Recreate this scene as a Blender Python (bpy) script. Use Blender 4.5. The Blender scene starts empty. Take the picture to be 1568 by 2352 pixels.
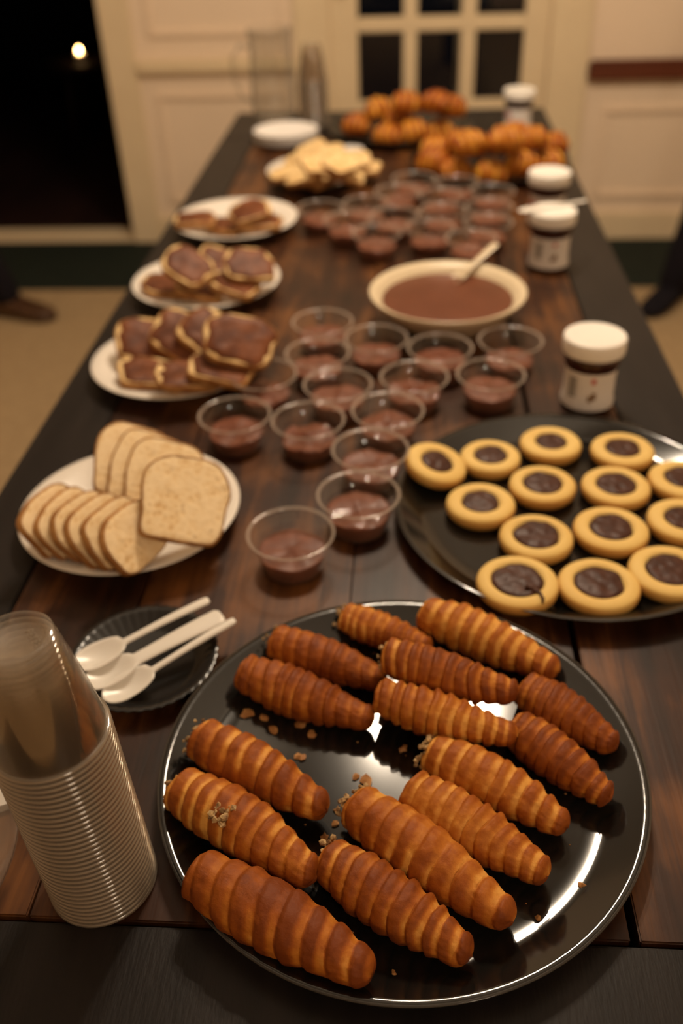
import bpy, bmesh, math, random
from mathutils import Vector, Matrix, noise
PI = math.pi
S = bpy.context.scene
COL = S.collection

# ---------------------------------------------------------------- camera, world, light, exposure
T = 0.75                                     # table top above the floor
F, PITCH, YAW, ROLL, H = 2110.886, .630106, -.0832759, -.0378094, .63794
_cp, _sp, _cy, _sy = math.cos(PITCH), math.sin(PITCH), math.cos(YAW), math.sin(YAW)
FW = Vector((_sy*_cp, _cy*_cp, -_sp)); _r = Vector((_cy, -_sy, 0)); _u = _r.cross(FW)
RT = _r*math.cos(ROLL) + _u*math.sin(ROLL); UP = -_r*math.sin(ROLL) + _u*math.cos(ROLL)
CAM = Vector((0, 0, T+H))
cd = bpy.data.cameras.new('camera'); cam = bpy.data.objects.new('camera', cd); COL.objects.link(cam)
cam.matrix_world = Matrix(((RT.x, UP.x, -FW.x, CAM.x), (RT.y, UP.y, -FW.y, CAM.y), (RT.z, UP.z, -FW.z, CAM.z), (0, 0, 0, 1)))
cd.sensor_fit = 'VERTICAL'; cd.sensor_height = 36; cd.lens = F/2352*36
cd.clip_start = .02; cd.clip_end = 60
cd.dof.use_dof = True; cd.dof.focus_distance = .65; cd.dof.aperture_fstop = cd.lens*.001/.0104
S.camera = cam
w = bpy.data.worlds.new('night'); S.world = w; w.use_nodes = True
w.node_tree.nodes['Background'].inputs[0].default_value = (.010, .010, .014, 1)
w.node_tree.nodes['Background'].inputs[1].default_value = .25
S.view_settings.view_transform = 'Standard'; S.view_settings.look = 'None'
S.view_settings.gamma = 1; S.view_settings.use_curve_mapping = False
S.view_settings.exposure = 0.0
S.cycles.transparent_max_bounces = 80
S.cycles.max_bounces = 7
S.cycles.adaptive_threshold = .02
BULB_W = 26.5                                # each of the chandelier's bulbs
CHAND = (.08, 1.86, 2.30)
CHAND2, BULB2_W = (.85, -1.1, 2.30), 8.0   # the second lamp, behind the photographer
WARM = (1.0, .81, .60)

def at(x, y, z=0.0):                         # photo pixel -> point at height z above the table top
    d = FW + RT*((x-784)/F) - UP*((y-1176)/F)
    return CAM + d*((z-H)/d.z)

# ---------------------------------------------------------------- materials
def mat(name, col, rough=.5, spec=.5, metal=0, **kw):
    m = bpy.data.materials.new(name); m.use_nodes = True
    b = m.node_tree.nodes['Principled BSDF']
    b.inputs['Base Color'].default_value = (*col, 1); b.inputs['Roughness'].default_value = rough
    b.inputs['Specular IOR Level'].default_value = spec; b.inputs['Metallic'].default_value = metal
    for k, v in kw.items(): b.inputs[k.replace('_', ' ')].default_value = v
    return m
def N(m, t, **kw):
    n = m.node_tree.nodes.new(t)
    for k, v in kw.items():
        if hasattr(n, k): setattr(n, k, v)
        else: n.inputs[k.replace('_', ' ')].default_value = v
    return n
def L(m, a, b): m.node_tree.links.new(a, b)
def bsdf(m): return m.node_tree.nodes['Principled BSDF']
def ramp(m, fac, stops):
    r = N(m, 'ShaderNodeValToRGB'); e = r.color_ramp.elements
    while len(e) < len(stops): e.new(.5)
    for i, (p, c) in enumerate(stops): e[i].position = p; e[i].color = (*c, 1)
    L(m, fac, r.inputs[0]); return r.outputs[0]
def noisy(m, c1, c2, scale=20, stretch=(1, 1, 1), detail=6, lo=.35, hi=.65, bump=0, bscale=None, dist=.002, coord='Object'):
    tc = N(m, 'ShaderNodeTexCoord'); mp = N(m, 'ShaderNodeMapping'); mp.inputs['Scale'].default_value = stretch
    L(m, tc.outputs[coord], mp.inputs[0])
    n = N(m, 'ShaderNodeTexNoise', Scale=scale, Detail=detail); L(m, mp.outputs[0], n.inputs[0])
    L(m, ramp(m, n.outputs[0], [(lo, c1), (hi, c2)]), bsdf(m).inputs['Base Color'])
    if bump:
        n2 = N(m, 'ShaderNodeTexNoise', Scale=bscale or scale*4, Detail=4); L(m, mp.outputs[0], n2.inputs[0])
        bp = N(m, 'ShaderNodeBump', Strength=bump, Distance=dist); L(m, n2.outputs[0], bp.inputs['Height'])
        L(m, bp.outputs[0], bsdf(m).inputs['Normal'])
    return m

M = {}
M['wall'] = noisy(mat('painted_wall', (.86, .70, .53), .6, .3), (.84, .685, .52), (.88, .715, .54), 3)
M['trim'] = noisy(mat('painted_trim', (.62, .55, .42), .38, .4), (.77, .63, .42), (.81, .67, .45), 5)
M['ceiling'] = noisy(mat('ceiling_paint', (.75, .71, .66), .8, .2), (.73, .69, .64), (.77, .73, .68), 2)
M['floor'] = noisy(mat('tan_carpet', (.38, .275, .155), .9, .1), (.35, .25, .14), (.41, .30, .17), 60, bump=.3)
M['rug'] = noisy(mat('dark_border', (.012, .018, .014), .85, .15), (.010, .014, .011), (.018, .026, .020), 40, bump=.2)
M['darkroom'] = noisy(mat('unlit_room_black', (.006, .006, .009), .8, .1), (.005, .005, .007), (.008, .008, .011), 3)  # near-black walls stand in for the missing light beyond the doorway
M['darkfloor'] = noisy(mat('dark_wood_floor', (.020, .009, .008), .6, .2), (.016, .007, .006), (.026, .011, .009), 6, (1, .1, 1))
M['rail'] = noisy(mat('red_brown_wood', (.12, .03, .012), .4, .4), (.09, .022, .010), (.15, .04, .016), 8, (.1, 1, 4))

def wood(name, c0, c1, c2, rough):
    m = mat(name, c1, rough, .28)
    tc = N(m, 'ShaderNodeTexCoord'); mp = N(m, 'ShaderNodeMapping'); mp.inputs['Scale'].default_value = (14, 1.0, 1)
    oi = N(m, 'ShaderNodeObjectInfo'); va = N(m, 'ShaderNodeVectorMath', operation='ADD')
    L(m, tc.outputs['Object'], va.inputs[0]); L(m, oi.outputs['Random'], va.inputs[1]); L(m, va.outputs[0], mp.inputs[0])
    n = N(m, 'ShaderNodeTexNoise', Scale=2.6, Detail=8, Roughness=.6, Distortion=.6); L(m, mp.outputs[0], n.inputs[0])
    n2 = N(m, 'ShaderNodeTexNoise', Scale=8, Detail=4); L(m, va.outputs[0], n2.inputs[0])
    mx = N(m, 'ShaderNodeMath', operation='MULTIPLY_ADD'); mx.inputs[1].default_value = .55; L(m, n.outputs[0], mx.inputs[0])
    m2 = N(m, 'ShaderNodeMath', operation='MULTIPLY'); m2.inputs[1].default_value = .5; L(m, n2.outputs[0], m2.inputs[0]); L(m, m2.outputs[0], mx.inputs[2])
    L(m, ramp(m, mx.outputs[0], [(.40, c0), (.52, c1), (.66, c2)]), bsdf(m).inputs['Base Color'])
    mp2 = N(m, 'ShaderNodeMapping'); mp2.inputs['Scale'].default_value = (260, 9, 1); L(m, va.outputs[0], mp2.inputs[0])
    n3 = N(m, 'ShaderNodeTexNoise', Scale=1.0, Detail=4); L(m, mp2.outputs[0], n3.inputs[0])
    bp = N(m, 'ShaderNodeBump', Strength=.22, Distance=.0006); L(m, n3.outputs[0], bp.inputs['Height']); L(m, bp.outputs[0], bsdf(m).inputs['Normal'])
    rr = N(m, 'ShaderNodeMapRange'); rr.inputs['To Min'].default_value = rough-.06; rr.inputs['To Max'].default_value = rough+.12
    L(m, n3.outputs[0], rr.inputs[0]); L(m, rr.outputs[0], bsdf(m).inputs['Roughness'])
    return m
M['plank'] = wood('brown_planks', (.013, .0045, .002), (.036, .0115, .004), (.145, .054, .014), .38)
M['border'] = noisy(mat('black_stain', (.012, .009, .008), .45, .22), (.007, .0055, .005), (.013, .010, .009), 5, (6, 1, 1), bump=.15, bscale=60)
M['under'] = mat('underside_light_block', (.006, .004, .003), .8, .1)

M['black'] = noisy(mat('black_tray', (.006, .006, .005), .11, .66), (.005, .005, .0045), (.008, .008, .007), 8)
M['blackplate'] = noisy(mat('black_plastic', (.008, .008, .008), .22, .5), (.007, .007, .007), (.011, .011, .011), 30)
M['china'] = noisy(mat('white_china', (.74, .69, .62), .22, .5), (.72, .67, .60), (.76, .71, .64), 4)
M['cream'] = noisy(mat('cream_china', (.66, .55, .38), .25, .4), (.64, .53, .36), (.68, .57, .40), 4)
M['paperwhite'] = noisy(mat('white_paper', (.78, .74, .70), .7, .2), (.75, .71, .67), (.80, .76, .72), 12)
M['spoonwhite'] = mat('white_plastic', (.78, .73, .66), .28, .5, Subsurface_Weight=.05)
M['lid'] = noisy(mat('white_lid', (.82, .79, .73), .35, .5), (.80, .77, .71), (.84, .81, .75), 9)
M['nutspread'] = mat('dark_spread', (.035, .010, .006), .15, .5)
M['label'] = noisy(mat('paper_label', (.74, .70, .66), .4, .3), (.72, .68, .64), (.76, .72, .68), 9)
M['red'] = mat('red_print', (.50, .03, .02), .5, .3)
M['black_ink'] = mat('black_print', (.03, .028, .025), .5, .3)
M['grey_ink'] = mat('grey_print', (.17, .16, .13), .5, .3)
M['brown_ink'] = mat('brown_print', (.20, .11, .04), .5, .3)
M['mousse'] = noisy(mat('chocolate_mousse', (.15, .046, .023), .45, .25, Coat_Weight=.25, Coat_Roughness=.06, Subsurface_Weight=.3, Subsurface_Radius=(.012, .006, .004), Subsurface_Scale=1.0), (.12, .037, .018), (.18, .060, .031), 60, bump=.3, bscale=120, dist=.001)
M['sauce'] = noisy(mat('chocolate_sauce', (.12, .034, .013), .4, .22), (.11, .031, .012), (.135, .039, .016), 18, bump=.1, bscale=60)
M['choc'] = noisy(mat('chocolate_filling', (.055, .020, .012), .40, .18), (.042, .015, .009), (.075, .028, .017), 90, bump=.55, bscale=160, dist=.0015)
M['spread'] = noisy(mat('chocolate_spread', (.13, .040, .015), .45, .14), (.085, .025, .009), (.19, .064, .024), 45, bump=.6, bscale=70, dist=.003)
M['crust'] = noisy(mat('bread_crust', (.42, .20, .06), .6, .3), (.26, .10, .025), (.55, .29, .10), 40, bump=.4)
M['cookie'] = None
M['metal'] = mat('brass', (.5, .35, .15), .3, .5, 1)
M['skin'] = mat('skin', (.45, .26, .17), .5, .4, Subsurface_Weight=.1)
M['cloth'] = noisy(mat('dark_cloth', (.010, .009, .012), .9, .1), (.008, .007, .010), (.014, .012, .016), 80)
M['shoe'] = noisy(mat('brown_leather', (.060, .026, .010), .45, .4), (.05, .02, .008), (.07, .032, .012), 20)
M['hair'] = mat('dark_hair', (.012, .007, .004), .6, .4)

def crumbmat(name, c1, c2, c3):
    m = mat(name, c1, .75, .2)
    tc = N(m, 'ShaderNodeTexCoord')
    v = N(m, 'ShaderNodeTexVoronoi', Scale=150); L(m, tc.outputs['Object'], v.inputs[0])
    n = N(m, 'ShaderNodeTexNoise', Scale=55, Detail=5); L(m, tc.outputs['Object'], n.inputs[0])
    mm = N(m, 'ShaderNodeMath', operation='MULTIPLY_ADD'); mm.inputs[1].default_value = .5
    L(m, v.outputs['Distance'], mm.inputs[0]); L(m, n.outputs[0], mm.inputs[2])
    hv = N(m, 'ShaderNodeTexVoronoi', Scale=62); hn = N(m, 'ShaderNodeTexNoise', Scale=70, Detail=3); hx = N(m, 'ShaderNodeVectorMath', operation='MULTIPLY_ADD'); hx.inputs[1].default_value = (.022, .022, .022)
    L(m, tc.outputs['Object'], hn.inputs[0]); L(m, hn.outputs['Color'], hx.inputs[0]); L(m, tc.outputs['Object'], hx.inputs[2]); L(m, hx.outputs[0], hv.inputs[0])
    col = ramp(m, mm.outputs[0], [(.42, c3), (.60, c1), (.85, c2)]); hm = ramp(m, hv.outputs['Distance'], [(.05, (.55, .55, .55)), (.24, (0, 0, 0))])
    mxc = N(m, 'ShaderNodeMix', data_type='RGBA'); L(m, hm, mxc.inputs[0]); L(m, col, mxc.inputs[6]); mxc.inputs[7].default_value = (*[q*.62 for q in c3], 1)
    L(m, mxc.outputs[2], bsdf(m).inputs['Base Color'])
    bp = N(m, 'ShaderNodeBump', Strength=.6, Distance=.002); L(m, mm.outputs[0], bp.inputs['Height']); L(m, bp.outputs[0], bsdf(m).inputs['Normal'])
    return m
M['crumb'] = crumbmat('bread_crumb', (.84, .63, .35), (.90, .72, .45), (.62, .38, .16))
M['pale'] = crumbmat('pale_bread', (.66, .43, .18), (.74, .54, .27), (.45, .24, .07))

def attr_mat(name, stops, rough, bump, flake):
    m = mat(name, stops[0][1], rough, .22)
    a = N(m, 'ShaderNodeAttribute', attribute_name='bake'); tc = N(m, 'ShaderNodeTexCoord')
    n = N(m, 'ShaderNodeTexNoise', Scale=85, Detail=7, Roughness=.65); L(m, tc.outputs['Object'], n.inputs[0])
    n0 = N(m, 'ShaderNodeTexNoise', Scale=24, Detail=3); L(m, tc.outputs['Object'], n0.inputs[0])
    s1 = N(m, 'ShaderNodeMath', operation='MULTIPLY_ADD'); s1.inputs[1].default_value = flake; L(m, n.outputs[0], s1.inputs[0]); L(m, a.outputs['Fac'], s1.inputs[2])
    s2 = N(m, 'ShaderNodeMath', operation='MULTIPLY_ADD'); s2.inputs[1].default_value = flake*1.1; L(m, n0.outputs[0], s2.inputs[0]); L(m, s1.outputs[0], s2.inputs[2])
    oi = N(m, 'ShaderNodeObjectInfo'); s4 = N(m, 'ShaderNodeMath', operation='MULTIPLY_ADD'); s4.inputs[1].default_value = .32*min(1, flake*1.4); L(m, oi.outputs['Random'], s4.inputs[0]); L(m, s2.outputs[0], s4.inputs[2])
    s3 = N(m, 'ShaderNodeMath', operation='ADD'); s3.inputs[1].default_value = -flake*1.05-.16*min(1, flake*1.4); L(m, s4.outputs[0], s3.inputs[0])
    L(m, ramp(m, s3.outputs[0], stops), bsdf(m).inputs['Base Color'])
    nb = N(m, 'ShaderNodeTexNoise', Scale=240, Detail=6, Roughness=.7); L(m, tc.outputs['Object'], nb.inputs[0])
    bp = N(m, 'ShaderNodeBump', Strength=bump, Distance=.0012); L(m, nb.outputs[0], bp.inputs['Height']); L(m, bp.outputs[0], bsdf(m).inputs['Normal'])
    return m
M['pastry'] = attr_mat('baked_pastry', [(.05, (.70, .34, .070)), (.32, (.48, .165, .020)), (.62, (.31, .080, .008)), (.95, (.17, .037, .004))], .52, .55, .75)
M['roll'] = attr_mat('glazed_roll', [(.05, (.72, .42, .06)), (.3, (.55, .23, .025)), (.6, (.42, .125, .012)), (.95, (.22, .045, .006))], .32, .2, .4)
M['cookie'] = attr_mat('shortbread', [(.05, (.76, .54, .19)), (.45, (.72, .48, .15)), (.75, (.60, .32, .08)), (.98, (.42, .19, .04))], .6, .15, .15)
M['nut'] = noisy(mat('chopped_nut_filling', (.45, .30, .12), .6, .3), (.16, .08, .03), (.60, .42, .20), 220, bump=.5, bscale=300)

def plastic(name, base, op, edge, tint, rough, g0=.045, pw_=2.0):
    m = bpy.data.materials.new(name); m.use_nodes = True; nt = m.node_tree
    p = bsdf(m); p.inputs['Base Color'].default_value = (*base, 1); p.inputs['Roughness'].default_value = rough
    tr = N(m, 'ShaderNodeBsdfTransparent'); tr.inputs[0].default_value = (*tint, 1)
    lw = N(m, 'ShaderNodeLayerWeight', Blend=.5)
    pw = N(m, 'ShaderNodeMath', operation='POWER'); pw.inputs[1].default_value = pw_; L(m, lw.outputs['Facing'], pw.inputs[0])
    ma = N(m, 'ShaderNodeMath', operation='MULTIPLY_ADD'); ma.inputs[1].default_value = edge; ma.inputs[2].default_value = op; L(m, pw.outputs[0], ma.inputs[0])
    mx = N(m, 'ShaderNodeMixShader'); L(m, ma.outputs[0], mx.inputs[0]); L(m, tr.outputs[0], mx.inputs[1]); L(m, p.outputs[0], mx.inputs[2])
    gl = N(m, 'ShaderNodeBsdfGlossy', Roughness=rough); p5 = N(m, 'ShaderNodeMath', operation='POWER'); p5.inputs[1].default_value = 5.0; L(m, lw.outputs['Facing'], p5.inputs[0]); fr = N(m, 'ShaderNodeMath', operation='MULTIPLY_ADD'); fr.inputs[1].default_value = .7; fr.inputs[2].default_value = g0; L(m, p5.outputs[0], fr.inputs[0])
    mx2 = N(m, 'ShaderNodeMixShader'); L(m, fr.outputs[0], mx2.inputs[0]); L(m, mx.outputs[0], mx2.inputs[1]); L(m, gl.outputs[0], mx2.inputs[2])
    L(m, mx2.outputs[0], nt.nodes['Material Output'].inputs[0])
    return m
M['clear'] = plastic('clear_plastic', (.62, .54, .46), .015, .16, (.98, .97, .955), .06)
M['clearrim'] = plastic('clear_plastic_rim', (.62, .52, .45), .16, .30, (.95, .93, .90), .12)
M['stackcup'] = plastic('stacked_cup_plastic', (.58, .52, .44), .010, .40, (.965, .95, .925), .07, .075, 4.0)
M['stackrim'] = plastic('stacked_cup_lip', (.56, .48, .38), .17, .30, (.78, .74, .68), .12, .12)
M['stackbase'] = plastic('stacked_cup_base', (.60, .53, .44), .06, .25, (.94, .92, .89), .08, .09)
M['glass'] = plastic('jug_glass', (.45, .42, .38), .02, .35, (.93, .93, .92), .03)
M['pane'] = plastic('window_glass', (.03, .03, .03), .02, .05, (.85, .86, .86), .02)
M['traylip'] = plastic('clear_tray_lip', (.10, .09, .08), .25, .4, (.5, .48, .45), .10)

# ---------------------------------------------------------------- mesh helpers
def tag(o, label=None, cat=None, group=None, kind=None):
    if label: o['label'] = label
    if cat: o['category'] = cat
    if group: o['group'] = group
    if kind: o['kind'] = kind
    return o
def link(o, parent=None):
    COL.objects.link(o)
    if parent: o.parent = parent
    return o
def empty(name, loc=(0, 0, 0), rz=0):
    o = bpy.data.objects.new(name, None); o.empty_display_size = .02
    o.location = loc; o.rotation_euler = (0, 0, rz); return link(o)
def mk(name, v, f, m, parent=None, smooth=True, loc=None, attr=None):
    me = bpy.data.meshes.new(name); me.from_pydata([tuple(p) for p in v], [], f)
    me.materials.append(m)
    if smooth: me.polygons.foreach_set('use_smooth', [True]*len(me.polygons))
    if attr:
        a = me.attributes.new('bake', 'FLOAT', 'POINT'); a.data.foreach_set('value', attr)
    me.update()
    o = link(bpy.data.objects.new(name, me), parent)
    if loc is not None: o.location = loc
    return o
def fix(o):
    bm = bmesh.new(); bm.from_mesh(o.data); bmesh.ops.recalc_face_normals(bm, faces=bm.faces); bm.to_mesh(o.data); bm.free(); return o
def lathe(prof, n=48, wob=None):
    v, f, rows = [], [], []
    for r, z in prof:
        if r < 1e-6: rows.append([len(v)]); v.append((0, 0, z))
        else:
            rows.append(list(range(len(v), len(v)+n)))
            for i in range(n):
                a = 2*PI*i/n; q = r*(wob(a, r, z) if wob else 1); v.append((q*math.cos(a), q*math.sin(a), z))
    for a, b in zip(rows, rows[1:]):
        for i in range(n):
            j = (i+1) % n
            if len(a) == 1 and len(b) == 1: continue
            if len(a) == 1: f.append((a[0], b[j], b[i]))
            elif len(b) == 1: f.append((a[i], a[j], b[0]))
            else: f.append((a[i], a[j], b[j], b[i]))
    return v, f
def boxes(lst):
    v, f = [], []
    for x0, x1, y0, y1, z0, z1 in lst:
        k = len(v)
        v += [(x0, y0, z0), (x1, y0, z0), (x1, y1, z0), (x0, y1, z0), (x0, y0, z1), (x1, y0, z1), (x1, y1, z1), (x0, y1, z1)]
        f += [tuple(k+i for i in q) for q in ((3, 2, 1, 0), (4, 5, 6, 7), (0, 1, 5, 4), (1, 2, 6, 5), (2, 3, 7, 6), (3, 0, 4, 7))]
    return v, f
def box(name, b, m, parent=None, bev=0, kind=None):
    c = Vector(((b[0]+b[1])/2, (b[2]+b[3])/2, (b[4]+b[5])/2))
    v, f = boxes([(b[0]-c.x, b[1]-c.x, b[2]-c.y, b[3]-c.y, b[4]-c.z, b[5]-c.z)])
    o = mk(name, v, f, m, parent, False, c - (parent.location if parent else Vector()))
    if bev:
        bm = bmesh.new(); bm.from_mesh(o.data); bmesh.ops.bevel(bm, geom=bm.edges[:], offset=bev, segments=2, affect='EDGES'); bm.to_mesh(o.data); bm.free()
    if kind: o['kind'] = kind
    return o
def tube(pts, rad, n=10):
    v, f = [], []; pts = [Vector(p) for p in pts]
    for i, p in enumerate(pts):
        d = (pts[min(i+1, len(pts)-1)] - pts[max(i-1, 0)]).normalized()
        a = d.cross(Vector((0, 0, 1)) if abs(d.z) < .9 else Vector((1, 0, 0))).normalized(); b = d.cross(a)
        r = rad[i] if isinstance(rad, (list, tuple)) else rad
        for k in range(n): v.append(p + (a*math.cos(2*PI*k/n) + b*math.sin(2*PI*k/n))*r)
    for i in range(len(pts)-1):
        for k in range(n):
            f.append((i*n+k, i*n+(k+1) % n, (i+1)*n+(k+1) % n, (i+1)*n+k))
    f.append(tuple(range(n))[::-1]); f.append(tuple(range((len(pts)-1)*n, len(pts)*n)))
    return v, f
def dup(root, loc, rz=None, label=None, group=None):
    r = root.copy(); COL.objects.link(r); r.location = loc
    if rz is not None: r.rotation_euler = (0, 0, rz)
    if label: r['label'] = label
    if group: r['group'] = group
    for ch in root.children:
        c = ch.copy(); COL.objects.link(c); c.parent = r
        for g in ch.children:
            d = g.copy(); COL.objects.link(d); d.parent = c
    return r
def smooth_tri(e0, e1, x):
    t = max(0, min(1, (x-e0)/(e1-e0))); return t*t*(3-2*t)

# ---------------------------------------------------------------- room
X0, X1, Y0, YW, ZC = -2.7, 2.3, -2.6, 3.88, 2.75
box('floor', (X0, X1, Y0, YW+.16, -.05, 0), M['floor'], kind='structure')
box('floor_border', (X0, X1, YW-.53, YW, 0, .004), M['rug'], kind='structure')
box('ceiling', (X0, X1, Y0, YW+.16, ZC, ZC+.08), M['ceiling'], kind='structure')
box('wall_left', (X0-.1, X0, Y0, YW+.16, 0, ZC), M['wall'], kind='structure')
box('wall_right', (X1, X1+.1, Y0, YW+.16, 0, ZC), M['wall'], kind='structure')
box('wall_near', (X0, X1, Y0-.1, Y0, 0, ZC), M['wall'], kind='structure')
DL, DR = -2.12, -1.18                        # open doorway
GL, GR, GT = -.30, .53, 2.05                 # glazed door opening
wb = empty('wall_back', (0, YW, 0)); wb['kind'] = 'structure'
for a, b, c, d in ((X0, DL, 0, ZC), (DL, DR, 2.05, ZC), (DR, GL, 0, ZC), (GL, GR, GT, ZC), (GR, X1, 0, ZC)):
    box('wall_section', (a, b, YW, YW+.15, c, d), M['wall'], wb)
def moulding(x0, x1, z0, z1):                # raised panel frame on the back wall
    for q in ((x0, x1, z0, z0+.022), (x0, x1, z1-.022, z1), (x0, x0+.022, z0+.022, z1-.022), (x1-.022, x1, z0+.022, z1-.022)):
        box('panel_moulding', (q[0], q[1], YW-.012, YW+.002, q[2], q[3]), M['wall'], wb, .004)
moulding(-1.0, -.47, .17, .60); moulding(-1.0, -.47, .80, 2.2); moulding(.76, 2.2, .17, .52)
# casings, rails, baseboards
box('trim_1', (DR, DR+.12, YW-.022, YW+.001, 0, 2.17), M['trim'], bev=.006, kind='structure')
box('trim_2', (DL-.12, DL, YW-.022, YW+.001, 0, 2.17), M['trim'], bev=.006, kind='structure')
box('trim_3', (DL, DR, YW-.022, YW+.001, 2.05, 2.17), M['trim'], bev=.006, kind='structure')
box('trim_4', (GL-.135, GL, YW-.026, YW+.001, 0, GT+.12), M['trim'], bev=.008, kind='structure')
box('trim_5', (GR, GR+.15, YW-.026, YW+.001, 0, GT+.12), M['trim'], bev=.008, kind='structure')
box('trim_6', (GL, GR, YW-.026, YW+.001, GT, GT+.12), M['trim'], bev=.008, kind='structure')
box('trim_7', (DR+.12, GL-.135, YW-.035, YW+.001, .675, .722), M['trim'], bev=.008, kind='structure')
o = box('trim_8', (GR+.15, X1, YW-.045, YW+.001, .622, .692), M['rail'], bev=.010, kind='structure')
box('baseboard_back_left', (DR+.12, GL-.135, YW-.018, YW+.001, 0, .11), M['trim'], bev=.004, kind='structure')
box('baseboard_back_right', (GR+.15, X1, YW-.018, YW+.001, 0, .11), M['trim'], bev=.004, kind='structure')
box('baseboard_left', (X0-.001, X0+.018, Y0, YW-.53, 0, .11), M['trim'], kind='structure')
box('baseboard_right', (X1-.018, X1+.001, Y0, YW-.53, 0, .11), M['trim'], kind='structure')
# glazed door
dr = empty('door_1', (GL, YW+.05, 0)); tag(dr, 'cream painted glazed door with small dark panes', None, None, 'structure')
xs = [GL+.105, GL+.279, GL+.332, GL+.499, GL+.554, GL+.736]
zs = [.20, .50, .55, .794, .845, 1.09, 1.14, 1.385, 1.435, 1.68, 1.73, 1.95]
ya, yb = YW+.03, YW+.07
for a, b, c, d in ((GL, xs[0], 0, GT), (xs[5], GR, 0, GT)): box('stile', (a, b, ya, yb, c, d), M['trim'], dr, .004)
box('bottom_rail', (xs[0], xs[5], ya, yb, 0, zs[0]), M['trim'], dr, .004); box('top_rail', (xs[0], xs[5], ya, yb, zs[-1], GT), M['trim'], dr, .004)
for i in (1, 3): box('muntin', (xs[i], xs[i+1], ya+.004, yb-.004, zs[0], zs[-1]), M['trim'], dr, .006)
for j in range(1, 11, 2): box('muntin', (xs[0], xs[5], ya+.002, yb-.006, zs[j], zs[j+1]), M['trim'], dr, .006)
for i in (0, 2, 4):
    for j in range(0, 12, 2): box('pane', (xs[i]-.003, xs[i+1]+.003, YW+.049, YW+.053, zs[j]-.003, zs[j+1]+.003), M['pane'], dr)
v, f = lathe([(0, 0), (.012, 0), (.010, .03), (.026, .045), (.028, .06), (.018, .072), (0, .075)], 20)
k = mk('door_knob', v, f, M['metal'], dr, loc=(.05, -.02, .98)); k.rotation_euler = (PI/2, 0, 0)
# porch outside the door
box('ground_porch', (-1.0, 2.4, YW+.17, YW+2.2, -.12, -.05), M['darkfloor'], kind='structure')
pp = empty('porch_post', (.28, YW+1.3, -.05)); tag(pp, 'pale porch post standing outside behind the glazed door', 'post')
box('shaft', (.24, .32, YW+1.26, YW+1.34, -.05, 2.4), M['trim'], pp, .008)
box('plinth', (.21, .35, YW+1.23, YW+1.37, -.05, .12), M['trim'], pp, .008)
# room beyond the doorway; its lack of light is put into near-black colours
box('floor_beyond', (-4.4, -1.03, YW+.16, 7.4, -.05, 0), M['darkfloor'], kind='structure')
box('door_sill', (DL, DR, YW-.005, YW+.155, 0, .012), M['trim'], kind='structure', bev=.003)
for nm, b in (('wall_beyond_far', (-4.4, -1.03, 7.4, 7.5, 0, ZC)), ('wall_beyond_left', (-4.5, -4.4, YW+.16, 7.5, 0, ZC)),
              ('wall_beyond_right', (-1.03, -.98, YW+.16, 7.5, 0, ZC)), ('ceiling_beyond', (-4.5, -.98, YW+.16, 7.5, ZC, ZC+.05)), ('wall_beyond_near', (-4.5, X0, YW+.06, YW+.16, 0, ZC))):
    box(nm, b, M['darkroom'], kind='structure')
cl = CAM + (FW + RT*((181-784)/F) - UP*((116-1176)/F))*((5.6)/(FW + RT*((181-784)/F) - UP*((116-1176)/F)).y)
st = empty('side_table', (cl.x, cl.y, 0)); tag(st, 'small dark side table in the unlit room beyond the doorway', 'table')
zt = cl.z - .05
v, f = lathe([(0, zt-.03), (.2, zt-.03), (.21, zt-.02), (.21, zt-.005), (.2, zt), (0, zt)], 32); mk('table_top', v, f, M['darkfloor'], st)
for k in range(3):
    a = 2*PI*k/3; v, f = tube([(.15*math.cos(a), .15*math.sin(a), 0), (.11*math.cos(a), .11*math.sin(a), zt-.028)], [.012, .016], 8); mk('leg', v, f, M['darkfloor'], st)
cn = empty('candle', (cl.x, cl.y, zt)); tag(cn, 'small lit candle glowing in the dark room beyond the doorway', 'candle')
v, f = lathe([(0, 0), (.022, 0), (.023, .002), (.023, .034), (.020, .036), (0, .034)], 24); mk('wax', v, f, M['paperwhite'], cn)
me_ = bpy.data.materials.new('flame'); me_.use_nodes = True; b_ = bsdf(me_)
b_.inputs['Emission Color'].default_value = (1, .55, .2, 1); b_.inputs['Emission Strength'].default_value = 60
v, f = lathe([(0, .036), (.005, .040), (.0075, .047), (.006, .056), (.003, .063), (0, .067)], 16); mk('flame', v, f, me_, cn)

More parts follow.
